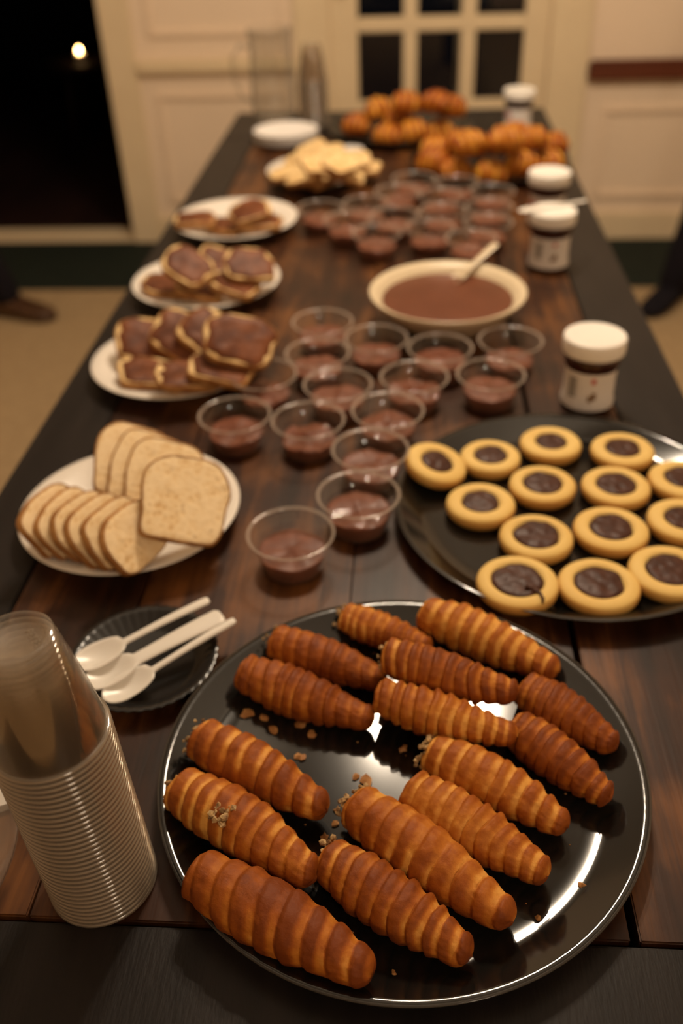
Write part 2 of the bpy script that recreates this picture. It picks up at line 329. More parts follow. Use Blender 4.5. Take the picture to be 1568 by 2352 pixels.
# ---------------------------------------------------------------- chandelier over the table (above the frame)
bm_ = bpy.data.materials.new('bulb_glow'); bm_.use_nodes = True; b_ = bsdf(bm_)
b_.inputs['Emission Color'].default_value = (*WARM, 1)
b_.inputs['Emission Strength'].default_value = 60
M['shade'] = noisy(mat('dark_bronze', (.02, .016, .012), .6, .2), (.016, .013, .010), (.024, .019, .014), 20)
def lamp(loc, watts, label):
  ch = empty('pendant_lamp', loc); tag(ch, label, 'lamp')
  zr = ZC-loc[2]
  v, f = tube([(0, 0, .15), (0, 0, zr)], .008, 10); mk('rod', v, f, M['shade'], ch)
  v, f = lathe([(0, zr-.03), (.05, zr-.02), (.06, zr), (0, zr)], 24); mk('ceiling_rose', v, f, M['shade'], ch)
  v, f = lathe([(0, .160), (.05, .157), (.13, .147), (.20, .130), (.225, .112), (.225, .108), (.20, .125), (.13, .142), (.05, .152), (0, .155)], 48); mk('shade', v, f, M['shade'], ch)  # unseen dome, added to keep the bulbs' upward light off the ceiling
  v, f = tube([(0, 0, .02), (0, 0, .153)], .012, 10); mk('stem', v, f, M['shade'], ch)
  for k in range(4):
      a = 2*PI*k/4 + .3; c, s = math.cos(a), math.sin(a)
      v, f = tube([(.0, .0, .05), (.05*c, .05*s, .045), (.09*c, .09*s, .042), (.10*c, .10*s, .030)], .006, 8)
      arm = mk('arm', v, f, M['shade'], ch)
      v, f = lathe([(0, .032), (.014, .032), (.014, .010), (0, .010)], 14)
      v = [(x+.1*c, y+.1*s, z) for x, y, z in v]; mk('socket', v, f, M['shade'], arm)
      v, f = lathe([(0, .010), (.008, .008), (.013, -.002), (.018, -.020), (.015, -.036), (.006, -.046), (0, -.048)], 16)
      v = [(x+.1*c, y+.1*s, z) for x, y, z in v]; mk('bulb', v, f, bm_, arm)
      ld = bpy.data.lights.new('bulb_light', 'POINT'); ld.energy = watts; ld.color = WARM; ld.shadow_soft_size = .02
      lo = link(bpy.data.objects.new('bulb_light', ld), ch); lo.location = (.13*c, .13*s, -.02)
lamp(CHAND, BULB_W, 'pendant lamp with four bare bulbs and an added wide light-blocking shade over the table')
lamp(CHAND2, BULB2_W, 'pendant lamp with an added light-blocking shade in the near part of the room')

# ---------------------------------------------------------------- table
TX0, TX1, TY0, TY1 = -.500, .389, .06, 2.858
SY0, SY1 = .357, 2.577
tb = empty('dining_table', (-.055, 1.46, 0)); tag(tb, 'long wooden dining table with brown planks framed by black boards', 'table')
px = [-.407, -.275, -.054, .168, .288]; gap = [.0012, .0008, .0008, .0034, .0012]
for i in range(4):
    box('plank', (px[i]+gap[i], px[i+1]-gap[i+1], SY0+.0015, SY1-.0015, T-.028, T-.0004*(i % 2)), M['plank'], tb, .0012)
box('side_board', (TX0, px[0]-.0012, SY0-.0, SY1, T-.03, T), M['border'], tb, .002)
box('side_board', (px[4]+.0012, TX1, SY0-.0, SY1, T-.03, T), M['border'], tb, .002)
box('end_board', (TX0, TX1, TY0, SY0-.0015, T-.03, T+.0005), M['border'], tb, .003)
box('end_board', (TX0, TX1, SY1+.0015, TY1, T-.03, T+.0005), M['border'], tb, .003)
box('light_block_board', (TX0+.03, TX1-.03, TY0+.03, TY1-.03, T-.05, T-.029), M['under'], tb)  # added dark board, blocks light coming up through the plank gaps
for q in ((TX0+.06, TX1-.06, TY0+.09, TY0+.115), (TX0+.06, TX1-.06, TY1-.115, TY1-.09), (TX0+.06, TX0+.085, TY0+.115, TY1-.115), (TX1-.085, TX1-.06, TY0+.115, TY1-.115)):
    box('apron', (*q, T-.14, T-.05), M['border'], tb, .002)
for x in (TX0+.045, TX1-.135):
    for y in (TY0+.07, TY1-.16): box('leg', (x, x+.09, y, y+.09, 0, T-.05), M['border'], tb, .004)

# ---------------------------------------------------------------- trays and plates
def tray(name, c, R, label, cat='tray'):
    r = empty(name, (c[0], c[1], T)); tag(r, label, cat)
    k = R/.2
    P = [(0, .0), (.150, .0), (.166, .001), (.192, .0172), (.1978, .0203), (.1986, .0210), (.1982, .0216), (.1930, .0196), (.1705, .0062), (.1640, .0045), (.150, .0040), (0, .0040)]
    v, f = lathe([(a*k, z) for a, z in P], 128); mk('dish', v, f, M['black'], r)
    v, f = lathe([(a*k, z) for a, z in [(.1980, .0204), (.1995, .0206), (.2000, .0211), (.1995, .0217), (.1981, .0217)]], 128); mk('rim', v, f, M['traylip'], r)
    return r
C1 = Vector((0, .4945, T)); C2 = Vector((.190, .868, T))
tray('pastry_tray', C1, .2, 'round glossy black tray holding spiral pastry horns')
tray('cookie_tray', C2, .2, 'round glossy black tray holding chocolate-filled cookies')
C3 = Vector((-.02, 2.60, T)); C4 = Vector((.192, 2.27, T))
tray('roll_tray', C3, .19, 'round black tray of golden rolls near the water jug')
tray('roll_tray', C4, .19, 'round black tray of golden rolls beside the jars')
SURF = .0040

PROF = [(0, .004), (.070, .004), (.078, .0), (.080, .0), (.083, .004), (.110, .0165), (.1285, .0225), (.1300, .0240), (.1285, .0252), (.110, .0195), (.084, .0085), (.076, .0068), (0, .0065)]
def plate(c, R, label, prof=PROF, m='china', name='dinner_plate', group=None, z=0):
    v, f = lathe([(a*R/.13, q) for a, q in prof], 72)
    o = mk(name, v, f, M[m], None, loc=(c[0], c[1], T+z)); return tag(o, label, 'plate', group)
PB = at(300, 1163, .022); P3 = at(411, 822, .022); P2 = at(474, 642, .022); P1 = at(541, 501, .022); P0 = at(739, 388, .022)
plate(PB, .127, 'white dinner plate holding plain bread slices')
plate(P3, .1295, 'white dinner plate with chocolate toasts next to the mousse cups')
plate(P2, .1300, 'white dinner plate with chocolate toasts, the middle one of three')
plate(P1, .1275, 'white dinner plate with few chocolate toasts, much bare china showing')
plate(P0, .1290, 'white dinner plate heaped with pale bread pieces')
# small black plate with fluted rim
BP = at(330, 1508, .014)
def flute(a, r, z): return 1 + (.010*math.sin(a*44) if r > .052 else 0)
v, f = lathe([(0, .0), (.045, .0), (.050, .001), (.064, .0125), (.0705, .0145), (.0712, .0155), (.0705, .0163), (.0640, .0142), (.0500, .0030), (.045, .0020), (0, .0020)], 220, flute)
tag(mk('small_plate', v, f, M['blackplate'], loc=(BP.x, BP.y, T)), 'small black plastic plate with fluted rim under white spoons', 'plate')

# ---------------------------------------------------------------- plastic spoons
def spoon(name, tip, end, roll, m, bw=.016, hw=.0048, flip=1, up=0.0, arch=.0015):
    tip, end = Vector(tip), Vector(end); ln = (end-tip).length; d = (end-tip)/ln
    s = d.cross(Vector((0, 0, 1))).normalized(); n = s.cross(d)
    s, n = s*math.cos(roll)+n*math.sin(roll), n*math.cos(roll)-s*math.sin(roll)
    ns, nc = 44, 12; v, f = [], []
    bl = .36
    for i in range(ns+1):
        t = i/ns
        if t < bl: q = t/bl; wd = bw*(max(0, 1-(abs(q-.42)/(.42 if q < .42 else .66))**2.2))**.55; wd = max(wd, .0012 if q < .3 else hw*.8)
        else: wd = hw*(.85+.3*smooth_tri(.4, 1, t))
        if t > .985: wd *= .7
        dip = -.0075*math.sin(PI*min(1, t/bl))**1.2*flip if t < bl else 0
        ridge = .0 if t < bl else .0016
        base = tip + d*(t*ln) + Vector((0, 0, 1))*(arch*math.sin(PI*smooth_tri(bl*.6, 1.2, t)))
        for j in range(nc+1):
            x = -1 + 2*j/nc
            cross = dip*(1-x*x) + (-ridge*(abs(x)**4)*1.4 if t >= bl else 0)
            v.append(base + s*(x*wd) + n*cross)
    W = nc+1
    for i in range(ns):
        for j in range(nc): f.append((i*W+j, i*W+j+1, (i+1)*W+j+1, (i+1)*W+j))
    me = bpy.data.meshes.new(name); me.from_pydata([tuple(p - tip) for p in v], [], f); me.materials.append(m)
    me.polygons.foreach_set('use_smooth', [True]*len(me.polygons))
    bm = bmesh.new(); bm.from_mesh(me); bmesh.ops.solidify(bm, geom=bm.faces[:], thickness=.0012); bm.to_mesh(me); bm.free()
    me.polygons.foreach_set('use_smooth', [True]*len(me.polygons))
    o = link(bpy.data.objects.new(name, me)); o.location = tip; return o
tag(spoon('plastic_spoon', at(168, 1530, .018), at(478, 1375, .030), .0, M['spoonwhite'], .0165, .0050), 'white plastic spoon on black plate, farthest from the pastry tray', 'spoon')
tag(spoon('plastic_spoon', at(192, 1572, .016), at(508, 1410, .030), .05, M['spoonwhite'], .0175, .0105), 'white plastic spoon with broad ribbed handle between two others', 'spoon')
tag(spoon('plastic_spoon', at(236, 1605, .016), at(538, 1422, .029), -.05, M['spoonwhite'], .0150, .0042), 'white plastic spoon on black plate, closest to the pastry tray', 'spoon')

# ---------------------------------------------------------------- pastry horns
rng = random.Random(5)
def horn(A, B, R, label, turns, seed, z0, fill=0, bend=0, ztilt=0, burst=None, group=None):
    A, B = Vector(A), Vector(B); A.z = B.z = 0; ln = (B-A).length; c = (A+B)/2
    root = empty('pastry_horn', (c.x, c.y, T+z0), math.atan2(B.y-A.y, B.x-A.x)); root.rotation_euler[1] = ztilt
    tag(root, label, 'pastry', group)
    nt, na = 220, 84; v, f, at_ = [], [], []
    rd = random.Random(seed); amp = [rd.uniform(.45, 1.3) for _ in range(60)]; off = [rd.uniform(0, .28) for _ in range(60)]
    so = Vector((seed*3.17, seed*1.31, seed*2.3)); mir = -1
    for i in range(nt+1):
        t = i/nt
        pr = .80 + .20*smooth_tri(0, .32, t)
        pr *= 1 - .46*smooth_tri(.42, 1.0, t)**1.2
        if t < .035: pr *= math.sqrt(max(0, 1-((.035-t)/.035)**2))*.5+.5
        if t > .93: pr *= math.sqrt(max(.0, 1-((t-.93)/.07)**2))
        if i == 0: pr *= .55
        for j in range(na):
            a = 2*PI*j/na
            p0 = Vector((t*ln*34, math.cos(a)*1.1, math.sin(a)*1.1))
            ph = turns*(t + .030*noise.noise(Vector((t*5.5, seed*1.7, 0))) + .006*noise.noise(p0*.8+so)) + mir*a/(2*PI) + .10*math.sin(a+seed)
            k = int(math.floor(ph)) % 60; s = ph - math.floor(ph)
            # each wrap is a rounded band that slopes down to the pale dough left bare by the next one
            e0 = .60+off[k]*.5
            hgt = smooth_tri(-.04, .26, s)*(1-.85*smooth_tri(e0-.25, 1.02, s)) + .12*math.sin(PI*min(1, s/e0))
            soft = .55+.45*smooth_tri(-.25, .25, noise.noise(p0*.35+so*5))
            h = .0030*amp[k]*soft*(hgt-.6)
            lump = .0016*noise.noise(p0*.5+so*2) + .0008*noise.noise(p0*1.3+so*2) + .0006*noise.noise(p0*3.7+so) + .0003*noise.noise(p0*8+so)
            r = R*pr + (h+lump)*min(1, pr*1.4)
            x = (t-.5)*ln + .0014*noise.noise(p0+so*3) + .0012*(1-abs(2*t-1))*math.sin(a*2+k)
            y = r*math.cos(a) + bend*math.sin(PI*t)
            z = r*math.sin(a)*.96
            z = max(z, -R*.80+.0006*noise.noise(p0*4))
            v.append((x, y, z+R*.80))
            pale = max(smooth_tri(e0-.14, e0+.20, s), .75*(1-smooth_tri(0, .14, s)))*(.35+.65*smooth_tri(-.3, .3, noise.noise(p0*.4+so*6)))
            b = .74 - .60*pale + .26*noise.noise(p0*.45+so*4) + .10*noise.noise(p0*1.6+so)
            if t > .93 or t < .03: b += .12
            at_.append(max(0, min(1, b)))
    for i in range(nt):
        for j in range(na): f.append((i*na+j, i*na+(j+1) % na, (i+1)*na+(j+1) % na, (i+1)*na+j))
    f.append(tuple(range(na))[::-1]); f.append(tuple(range(nt*na, (nt+1)*na)))
    mk('pastry', v, f, M['pastry'], root, attr=at_)
    if fill:
        fv, ff = [], []
        for q in range(int(fill*2.4)):
            a = rd.uniform(0, 2*PI); rr = R*.80*(.45+.5*rd.random()); s = rd.uniform(.0010, .0029)
            ctr = Vector((-ln/2 - rd.uniform(-.003, .004), rr*math.cos(a), R*.80+rr*math.sin(a)*.92))
            if burst and q < fill*1.5: ctr = Vector(((burst-.5)*ln+rd.uniform(-.008, .008), -R*.35+rd.uniform(-.008, .008), R*1.68+rd.uniform(-.002, .002)))
            ctr.z = max(ctr.z, s*.7)
            b = len(fv); bmq = bmesh.new(); bmesh.ops.create_icosphere(bmq, subdivisions=1, radius=s)
            for vv in bmq.verts:
                p = ctr + vv.co*(.75+.6*rd.random()); fv.append(p)
            for fc in bmq.faces: ff.append(tuple(b+x.index for x in fc.verts))
            bmq.free()
        tag(mk('nut_filling', fv, ff, M['nut'], root, smooth=False), kind='stuff')
    return root
HZ = SURF
def hp(x0, y0, x1, y1, z): return at(x0, y0, z), at(x1, y1, z)
HORN = [  # pixel ends, radius, height of the underside, turns, filling, bend, label
 ('a', (972, 1402, 1282, 1540), .0225, HZ, 10, 0, .002, 'long plump pastry horn at tray edge beside the cookie tray'),
 ('b', (788, 1412, 990, 1488), .0180, HZ, 10, 14, 0, 'thin pastry horn half hidden behind the one lying on top'),
 ('c', (884, 1500, 1190, 1590), .0210, .026, 11, 12, -.002, 'pastry horn with torn chocolatey end lying on top of the others'),
 ('d', (1200, 1574, 1418, 1712), .0205, HZ, 10, 0, 0, 'pastry horn partly under the top one, near the tray rim'),
 ('e', (628, 1468, 884, 1562), .0205, HZ, 9, 10, 0, 'pastry horn behind another at the tray edge facing the spoons'),
 ('f', (556, 1538, 858, 1652), .0215, HZ, 11, 0, -.002, 'dull brown pastry horn with crumbs beside it, pointing at the spoons'),
 ('g', (866, 1592, 1188, 1688), .0200, .018, 11, 0, -.002, 'long tightly coiled pastry horn lying across the next one'),
 ('h', (1178, 1664, 1402, 1832), .0205, HZ, 9, 0, .001, 'pastry horn with strong pale stripes poking out beneath a coiled one'),
 ('i', (985, 1722, 1303, 1898), .0215, HZ, 9, 26, .003, 'broad smooth pastry horn with nutty crumbs at its open end'),
 ('j', (938, 1808, 1258, 2008), .0225, HZ, 11, 0, 0, 'sugary pastry horn between a smooth one and a striped one'),
 ('k', (812, 1842, 1178, 2112), .0235, HZ, 9, 30, 0, 'boldly striped pastry horn with nut filling at its blunt end'),
 ('l', (744, 1966, 1082, 2194), .0220, HZ, 10, 22, 0, 'blistered orange-brown pastry horn with pale patch near its tip'),
 ('m', (448, 1998, 855, 2236), .0245, HZ+.005, 8, 0, 0, 'largest pastry horn with wide pale stripes at the tray rim'),
 ('n', (408, 1802, 724, 2012), .0235, HZ+.005, 10, 22, .002, 'pastry horn with nut filling bursting through its side'),
 ('o', (455, 1688, 750, 1858), .0225, HZ+.005, 8, 18, 0, 'smooth glossy pastry horn next to the burst one'),
]
for i, (n_, e, R, z0, tr, fl, bd, lb) in enumerate(HORN):
    A, B = hp(*e, z0+R*.9)
    horn(A, B, R, lb, tr, 11+i*7, z0, fl, bd, burst=(.42 if n_ == 'n' else None))
# flakes and crumbs fallen on the tray
def flake(p, s, seed, m, lb):
    rd = random.Random(seed); v, f = [], []; n = 9
    for j in range(n):
        a = 2*PI*j/n; r = s*(.6+.6*rd.random()); v.append((r*math.cos(a)*1.3, r*math.sin(a), .0006+.0016*rd.random()))
    v.append((0, 0, .003)); v += [(x*.9, y*.9, 0) for x, y, z in v[:n]]
    for j in range(n): f.append((j, (j+1) % n, n)); f.append(((j+1) % n, j, n+1+j, n+1+(j+1) % n))
    f.append(tuple(range(n+1, 2*n+1))[::-1])
    o = mk('pastry_flake', v, f, m, smooth=False, loc=(p.x, p.y, p.z+.0001)); o.rotation_euler[2] = rd.uniform(0, 6)
    return tag(o, lb, 'crumb', 'pastry flakes on the tray')
FL = [(842, 1795, .0055), (630, 1680, .0048), (715, 1690, .0045), (925, 1722, .0035), (570, 1640, .0055), (605, 1650, .004), (690, 1665, .005), (735, 1640, .004), (775, 1862, .0028), (770, 1893, .0028),
      (818, 1785, .003), (905, 2240, .003), (1335, 2035, .0026), (1235, 2110, .0022), (745, 1925, .003), (690, 1740, .004)]
for i, (x, y, s) in enumerate(FL):
    flake(at(x, y, SURF), s, 100+i, M['crust'], 'small baked flake fallen among the pastry horns on the tray')
cv, cf = [], []
for i in range(90):
    a = rng.uniform(0, 2*PI); r = .15*math.sqrt(rng.random()); s = rng.uniform(.0004, .0011)
    c = Vector((C1.x+r*math.cos(a), C1.y+r*math.sin(a), T+SURF+s*.6)); b = len(cv)
    for q in ((1, 0, 0), (-1, 0, 0), (0, 1, 0), (0, -1, 0), (0, 0, 1), (0, 0, -.6)): cv.append(c+Vector(q)*s*rng.uniform(.7, 1.3))
    cf += [tuple(b+x for x in q) for q in ((0, 2, 4), (2, 1, 4), (1, 3, 4), (3, 0, 4), (2, 0, 5), (1, 2, 5), (3, 1, 5), (0, 3, 5))]
tag(mk('crumbs', cv, cf, M['crust'], smooth=False), 'fine golden crumbs scattered over the pastry tray', 'crumbs', kind='stuff')

# ---------------------------------------------------------------- cookies
def cookie(c, R, seed, cr, label, tilt=(0, 0), ox=0):
    rd = random.Random(seed); root = empty('filled_cookie', (c.x, c.y, c.z), rd.uniform(0, 6)); tag(root, label, 'cookie')
    root.rotation_euler[0], root.rotation_euler[1] = tilt
    k = R/.04; so = Vector((seed*1.7, seed*.9, seed))
    P = [(0, 0), (.030, 0), (.0355, .0015), (.0392, .006), (.0400, .0105), (.0393, .0145), (.0365, .0172), (.0310, .0182), (.0240, .0183), (.0209, .0178), (.0200, .0150), (0, .0135)]
    v, f, at_ = [], [], []; n = 56
    def wob(a, r, z): return 1 + .018*noise.noise(Vector((math.cos(a)*1.3, math.sin(a)*1.3, z*40))+so)
    cr = min(cr*1.10, 1.26)
    v, f = lathe([(a*k if a > .0245 else a*k*cr, z) for a, z in P], n, wob)
    for p in v:
        r = math.hypot(p[0], p[1])/R; b = .22 + .55*smooth_tri(.90, 1.0, r)*(1-.4*smooth_tri(.012, .018, p[2])) + .25*(1-smooth_tri(0, .010, p[2])) + .18*noise.noise(Vector(p)*30+so)
        at_.append(max(0, min(1, b)))
    mk('shortbread', v, f, M['cookie'], root, attr=at_)
    v, f = [(0, 0, 0)], []; nr, na = 9, 44
    for i in range(1, nr+1):
        for j in range(na):
            a = 2*PI*j/na; q = i/nr; ed = 1 + .10*noise.noise(Vector((math.cos(a)*1.5, math.sin(a)*1.5, 3))+so*2)
            r = .0212*k*cr*q*ed
            z = .0168+.0022*math.sqrt(max(0, 1-q*q)) + .0013*noise.noise(Vector((r*math.cos(a), r*math.sin(a), 0))*110+so) - (.0035 if i == nr else 0)
            v.append((r*math.cos(a), r*math.sin(a), z))
    v[0] = (0, 0, .0190)
    for j in range(na): f.append((0, 1+j, 1+(j+1) % na))
    for i in range(nr-1):
        for j in range(na): f.append((1+i*na+j, 1+(i+1)*na+j, 1+(i+1)*na+(j+1) % na, 1+i*na+(j+1) % na))
    mk('chocolate_centre', v, f, M['choc'], root)
    return root
CK = [(995, 1072, .0380, .95, 'cookie tilted up against the mousse cup on the tray rim', (.05, -.32)), (1126, 1043, .0375, 1.0, 'cookie with smeared chocolate between a tilted one and the jar-side row', (0, 0)),
      (1265, 1012, .0385, .92, 'cookie with neat dark centre nearest the jar with the label', (0, 0)), (1430, 1027, .0390, 1.0, 'cookie with neat centre at the tray edge, behind the browner-rimmed one', (0, 0)),
      (1104, 1150, .0400, 1.0, 'cookie with neat centre standing clear on the bare tray side', (0, 0)), (1246, 1107, .0390, 1.08, 'cookie with chocolate spilling over its inner edge', (0, 0)),
      (1415, 1110, .0400, 1.05, 'browner-rimmed cookie in the middle row of the tray', (0, 0)), (1570, 1095, .0400, 1.0, 'golden cookie next to the browner-rimmed one, by the tray edge', (0, 0)),
      (1232, 1226, .0400, 1.22, 'cookie with extra wide chocolate centre', (0, 0)), (1404, 1209, .0410, 1.05, 'cookie with toasted side between wide-centred and pale ones', (0, 0)),
      (1572, 1188, .0400, 1.0, 'pale cookie beside the toasted-side one, by the tray edge', (0, 0)), (1188, 1337, .0420, 1.20, 'cookie with a chocolate drip running over its rim', (0, 0)),
      (1376, 1336, .0415, 1.10, 'cookie with a fine crack at its rim, next to the dripped one', (0, 0)), (1540, 1306, .0425, 1.08, 'largest pale cookie beside the cracked one', (0, 0))]
for i, (x, y, R, cr, lb, tl) in enumerate(CK):
    p = at(x, y, SURF+.018); p.z = T+SURF
    if tl[1]: p.z += .0105
    if i == 11: p.z += .004
    o = cookie(p, R, 31+i, cr, lb)
    if tl[1]: o.rotation_euler = (.10, .26, 0)
    if i == 11:
        a0 = at(1215, 1350, SURF+.0195); b0 = at(1240, 1366, SURF+.0195)
        pts = [at(x_, y_, SURF+.004+z_) for x_, y_, z_ in ((1205, 1346, .0208), (1222, 1352, .0196), (1240, 1362, .0194), (1247, 1375, .0192), (1246, 1386, .0180))]
        inv = o.matrix_basis.inverted(); v, f = tube([inv @ q for q in pts], [.0022, .002, .0018, .0016, .001], 8); mk('chocolate_drip', v, f, M['choc'], o)

# ---------------------------------------------------------------- mousse cups
CH_, CR_ = .0475, .0475
def cup_root():
    r = empty('mousse_cup', (0, 0, 0))
    v, f = lathe([(0, .0012), (.026, .0012), (.0275, .0), (.0315, .0), (.0330, .0015), (.0385, .030), (.0388, .0315), (.0402, .0325), (.0440, .0462)], 56); mk('cup_wall', v, f, M['clear'], r)
    v, f = lathe([(.0436, .0455), (.0445, .0470), (.0468, .0478), (.0476, .0470), (.0474, .0455), (.0455, .0452), (.0436, .0455)], 56); mk('cup_rim', v, f, M['clearrim'], r)
    return r
CUPM = cup_root()
def mousse(seed, lv, lop):
    so = Vector((seed*1.9, seed*.7, seed*1.1)); P = [(0, .0018), (.026, .0018), (.0312, .0016), (.0326, .003)]
    v, f = [], []; n = 48; rows = []
    def rad(z): return .0326 + (z-.003)*.0052/.027
    prof = P + [(rad(lv*q), .003+(lv-.003)*q) for q in (.35, .7, 1)] + [(rad(lv)*q, lv+.002*(1-q)) for q in (.96, .85, .7, .5, .3, .12)] + [(0, lv+.003)]
    v, f = lathe(prof, n); out = []
    for p in v:
        x, y, z = p
        if z > .006:
            r = math.hypot(x, y); u = (z-.006)/(lv-.006)
            z += u*(lop*.0045*noise.noise(Vector((x, y, 0))*42+so) + .0022*lop*noise.noise(Vector((x, y, 0))*110+so))
            r2 = min(1, (.0326+(z-.003)*.0052/.027-.0006)/max(r, 1e-4)); x *= r2 if r > .02 else 1; y *= r2 if r > .02 else 1
        out.append((x, y, z))
    return out, f
NEAR = [(667, 1222, .023, .4), (823, 1132, .024, .8), (850, 1030, .022, .9), (707, 962, .020, 1.4), (538, 950, .022, .7), (890, 940, .024, 1.2), (775, 880, .026, 1), (605, 857, .018, 1), (952, 862, .023, 1.3),
        (1127, 857, .024, .6), (730, 808, .025, 1), (862, 775, .021, .7), (1010, 797, .028, .5), (1170, 778, .016, 1), (740, 737, .024, 1)]
FAR = [(729, 470), (826, 468), (800, 503), (862, 532), (990, 522), (1120, 506), (1080, 545), (1105, 470), (1003, 478), (905, 480), (1120, 440), (1010, 447), (900, 440), (948, 415), (1045, 420)]
pts = [at(x, y, CH_) for x, y, *_ in NEAR] + [at(x, y, CH_) for x, y in FAR]
for it in range(200):                        # settle the rims side by side
    for i in range(len(pts)):
        for j in range(i):
            d = pts[i]-pts[j]; d.z = 0; l = d.length
            if l < .0956: q = d.normalized()*(.0957-l)/2; pts[i] += q; pts[j] -= q
        for c, rr in ((Vector((.0655, 1.385, 0)), .125+.048), (P1, .130+.046), (P0, .130+.046), (Vector((.256, 1.637, 0)), .092), (Vector((.277, 1.87, 0)), .092), (C4, .2+.046), (C2, .2+.034)):
            d = pts[i]-c; d.z = 0
            if d.length < rr and not (c is C2 and False): pts[i] += d.normalized()*(rr-d.length)
NL = {0: 'clear plastic mousse cup standing alone in front of the cup cluster', 1: 'clear mousse cup touching the one that stands alone', 4: 'clear mousse cup of the near cluster closest to the plain bread',
      9: 'clear mousse cup of the near cluster closest to the labelled jar', 14: 'clear mousse cup at the far corner of the near cluster, by the toasts', 2: 'clear mousse cup whose rim touches the tilted cookie', 3: 'clear mousse cup with lumpy uneven mousse beside the bread-side cup', 5: 'clear mousse cup with lumpy mousse right behind the cup at the tilted cookie', 12: 'fullest mousse cup, right in front of the chocolate bowl', 13: 'nearly empty clear mousse cup between bowl and jar', 7: 'clear mousse cup overlapping the toast plate rim'}
for i, p in enumerate(pts):
    near = i < 15
    if near: lb = NL.get(i, 'clear plastic cup of chocolate mousse inside the near cluster'); g = 'mousse cups of the near cluster'
    else: lb = 'clear plastic mousse cup in the crowd behind the chocolate bowl'; g = 'mousse cups behind the bowl'
    c = dup(CUPM, (p.x, p.y, T)); tag(c, lb, 'cup', g)
    lv, lop = (NEAR[i][2], NEAR[i][3]) if near else (.019+.008*((i*37) % 10)/10, 1)
    v, f = mousse(i*5+2, lv, lop); mk('chocolate_mousse', v, f, M['mousse'], c)
for c in list(CUPM.children): bpy.data.objects.remove(c)
bpy.data.objects.remove(CUPM)

# ---------------------------------------------------------------- bowl of chocolate
BW = Vector((.0655, 1.385, T))
bw = empty('serving_bowl', BW); tag(bw, 'wide cream bowl full of melted chocolate with a spoon in it', 'bowl')
v, f = lathe([(0, .004), (.055, .004), (.058, 0), (.062, 0), (.066, .006), (.095, .026), (.114, .048), (.1235, .0585), (.1240, .0610), (.1225, .0625), (.1130, .0575), (.1060, .0510), (.092, .032), (.066, .012), (0, .010)], 80)
mk('bowl_body', v, f, M['cream'], bw)
v, f = lathe([(0, .0115), (.066, .0130), (.0915, .0330), (.1030, .0478), (.1015, .0482), (.06, .0478), (0, .0480)], 64)
mk('melted_chocolate', v, f, M['sauce'], bw)
tag(spoon('serving_spoon', at(1035, 650, .046), at(1137, 558, .086), .2, M['cream'], .014, .0085, arch=.0), 'cream-coloured spoon resting in the chocolate bowl', 'spoon')

# ---------------------------------------------------------------- spread jars
def curved(name, a0, a1, z0, z1, r, m, parent, n=14):
    v, f = [], []
    for i in range(n+1):
        a = a0+(a1-a0)*i/n; v += [(r*math.cos(a), r*math.sin(a), z0), (r*math.cos(a), r*math.sin(a), z1)]
    for i in range(n): f.append((2*i, 2*i+2, 2*i+3, 2*i+1))
    return mk(name, v, f, m, parent)
def bent_text(txt, m, r, z, size, a0, parent, name):
    cu = bpy.data.curves.new(name, 'FONT'); cu.body = txt; cu.size = size; cu.resolution_u = 3
    to = bpy.data.objects.new(name, cu); COL.objects.link(to)
    me = bpy.data.meshes.new_from_object(to.evaluated_get(bpy.context.evaluated_depsgraph_get())); COL.objects.unlink(to); bpy.data.objects.remove(to)
    wd = max((q.co.x for q in me.vertices), default=0)
    for q in me.vertices:
        a = a0 + q.co.x/r; q.co = Vector((r*math.cos(a), r*math.sin(a), z+q.co.y))
    me.materials.clear(); me.materials.append(m); o = link(bpy.data.objects.new(name, me), parent)
    return a0 + wd/r
def jar(p, face, label):
    r = empty('spread_jar', (p.x, p.y, T)); tag(r, label, 'jar', None)
    v, f = lathe([(0, .002), (.026, .002), (.030, 0), (.033, .001), (.0352, .006), (.0355, .012), (.0338, .020), (.0332, .045), (.0342, .060), (.0372, .071), (.0378, .077), (.0360, .083), (0, .083)], 56); mk('jar_body', v, f, M['nutspread'], r)
    v, f = lathe([(.0357, .008), (.0359, .013), (.0343, .020), (.0337, .045), (.0346, .059), (.0350, .062)], 56); lb = mk('paper_label', v, f, M['label'], r)
    v, f = lathe([(0, .0815), (.0385, .0815), (.0405, .0825), (.0412, .085), (.0412, .1005), (.0402, .1035), (.0380, .1045), (.0365, .1040), (0, .1038)], 64); mk('lid', v, f, M['lid'], r)
    R_ = .0353
    def pr(nm, a0, a1, z0, z1, m): curved(nm, a0+face, a1+face, z0, z1, R_, M[m], lb)
    for k in range(6): pr('text_line', -.72, -.42, .026+.005*k, .0288+.005*k, 'grey_ink')
    pr('bar_code', -.74, -.70, .024, .056, 'grey_ink')
    pr('nut_picture', .06, .22, .022, .031, 'brown_ink'); pr('nut_picture', .20, .36, .025, .036, 'brown_ink')
    pr('red_mark', .14, .30, .049, .056, 'red')
    a1 = bent_text('n', M['black_ink'], R_, .040, .022, face+PI-1.1, lb, 'logo_letter'); bent_text('utella', M['red'], R_, .040, .022, a1+.02, lb, 'logo_letters')
    return r
JA = Vector((.2495, 1.131, T)); JB = Vector((.257, 1.637, T)); JC = Vector((.279, 1.868, T)); JD = Vector((.290, 2.60, T))
jar(JA, -PI/2-.25, 'white-lidded chocolate spread jar beside the cookie tray')
jar(JB, -PI/2-.1, 'white-lidded chocolate spread jar with a spoon across its lid')
jar(JC, -PI/2+2.0, 'white-lidded chocolate spread jar behind the one carrying a spoon')
jar(JD, -PI/2+2.0, 'white-lidded chocolate spread jar at the table end behind the rolls')
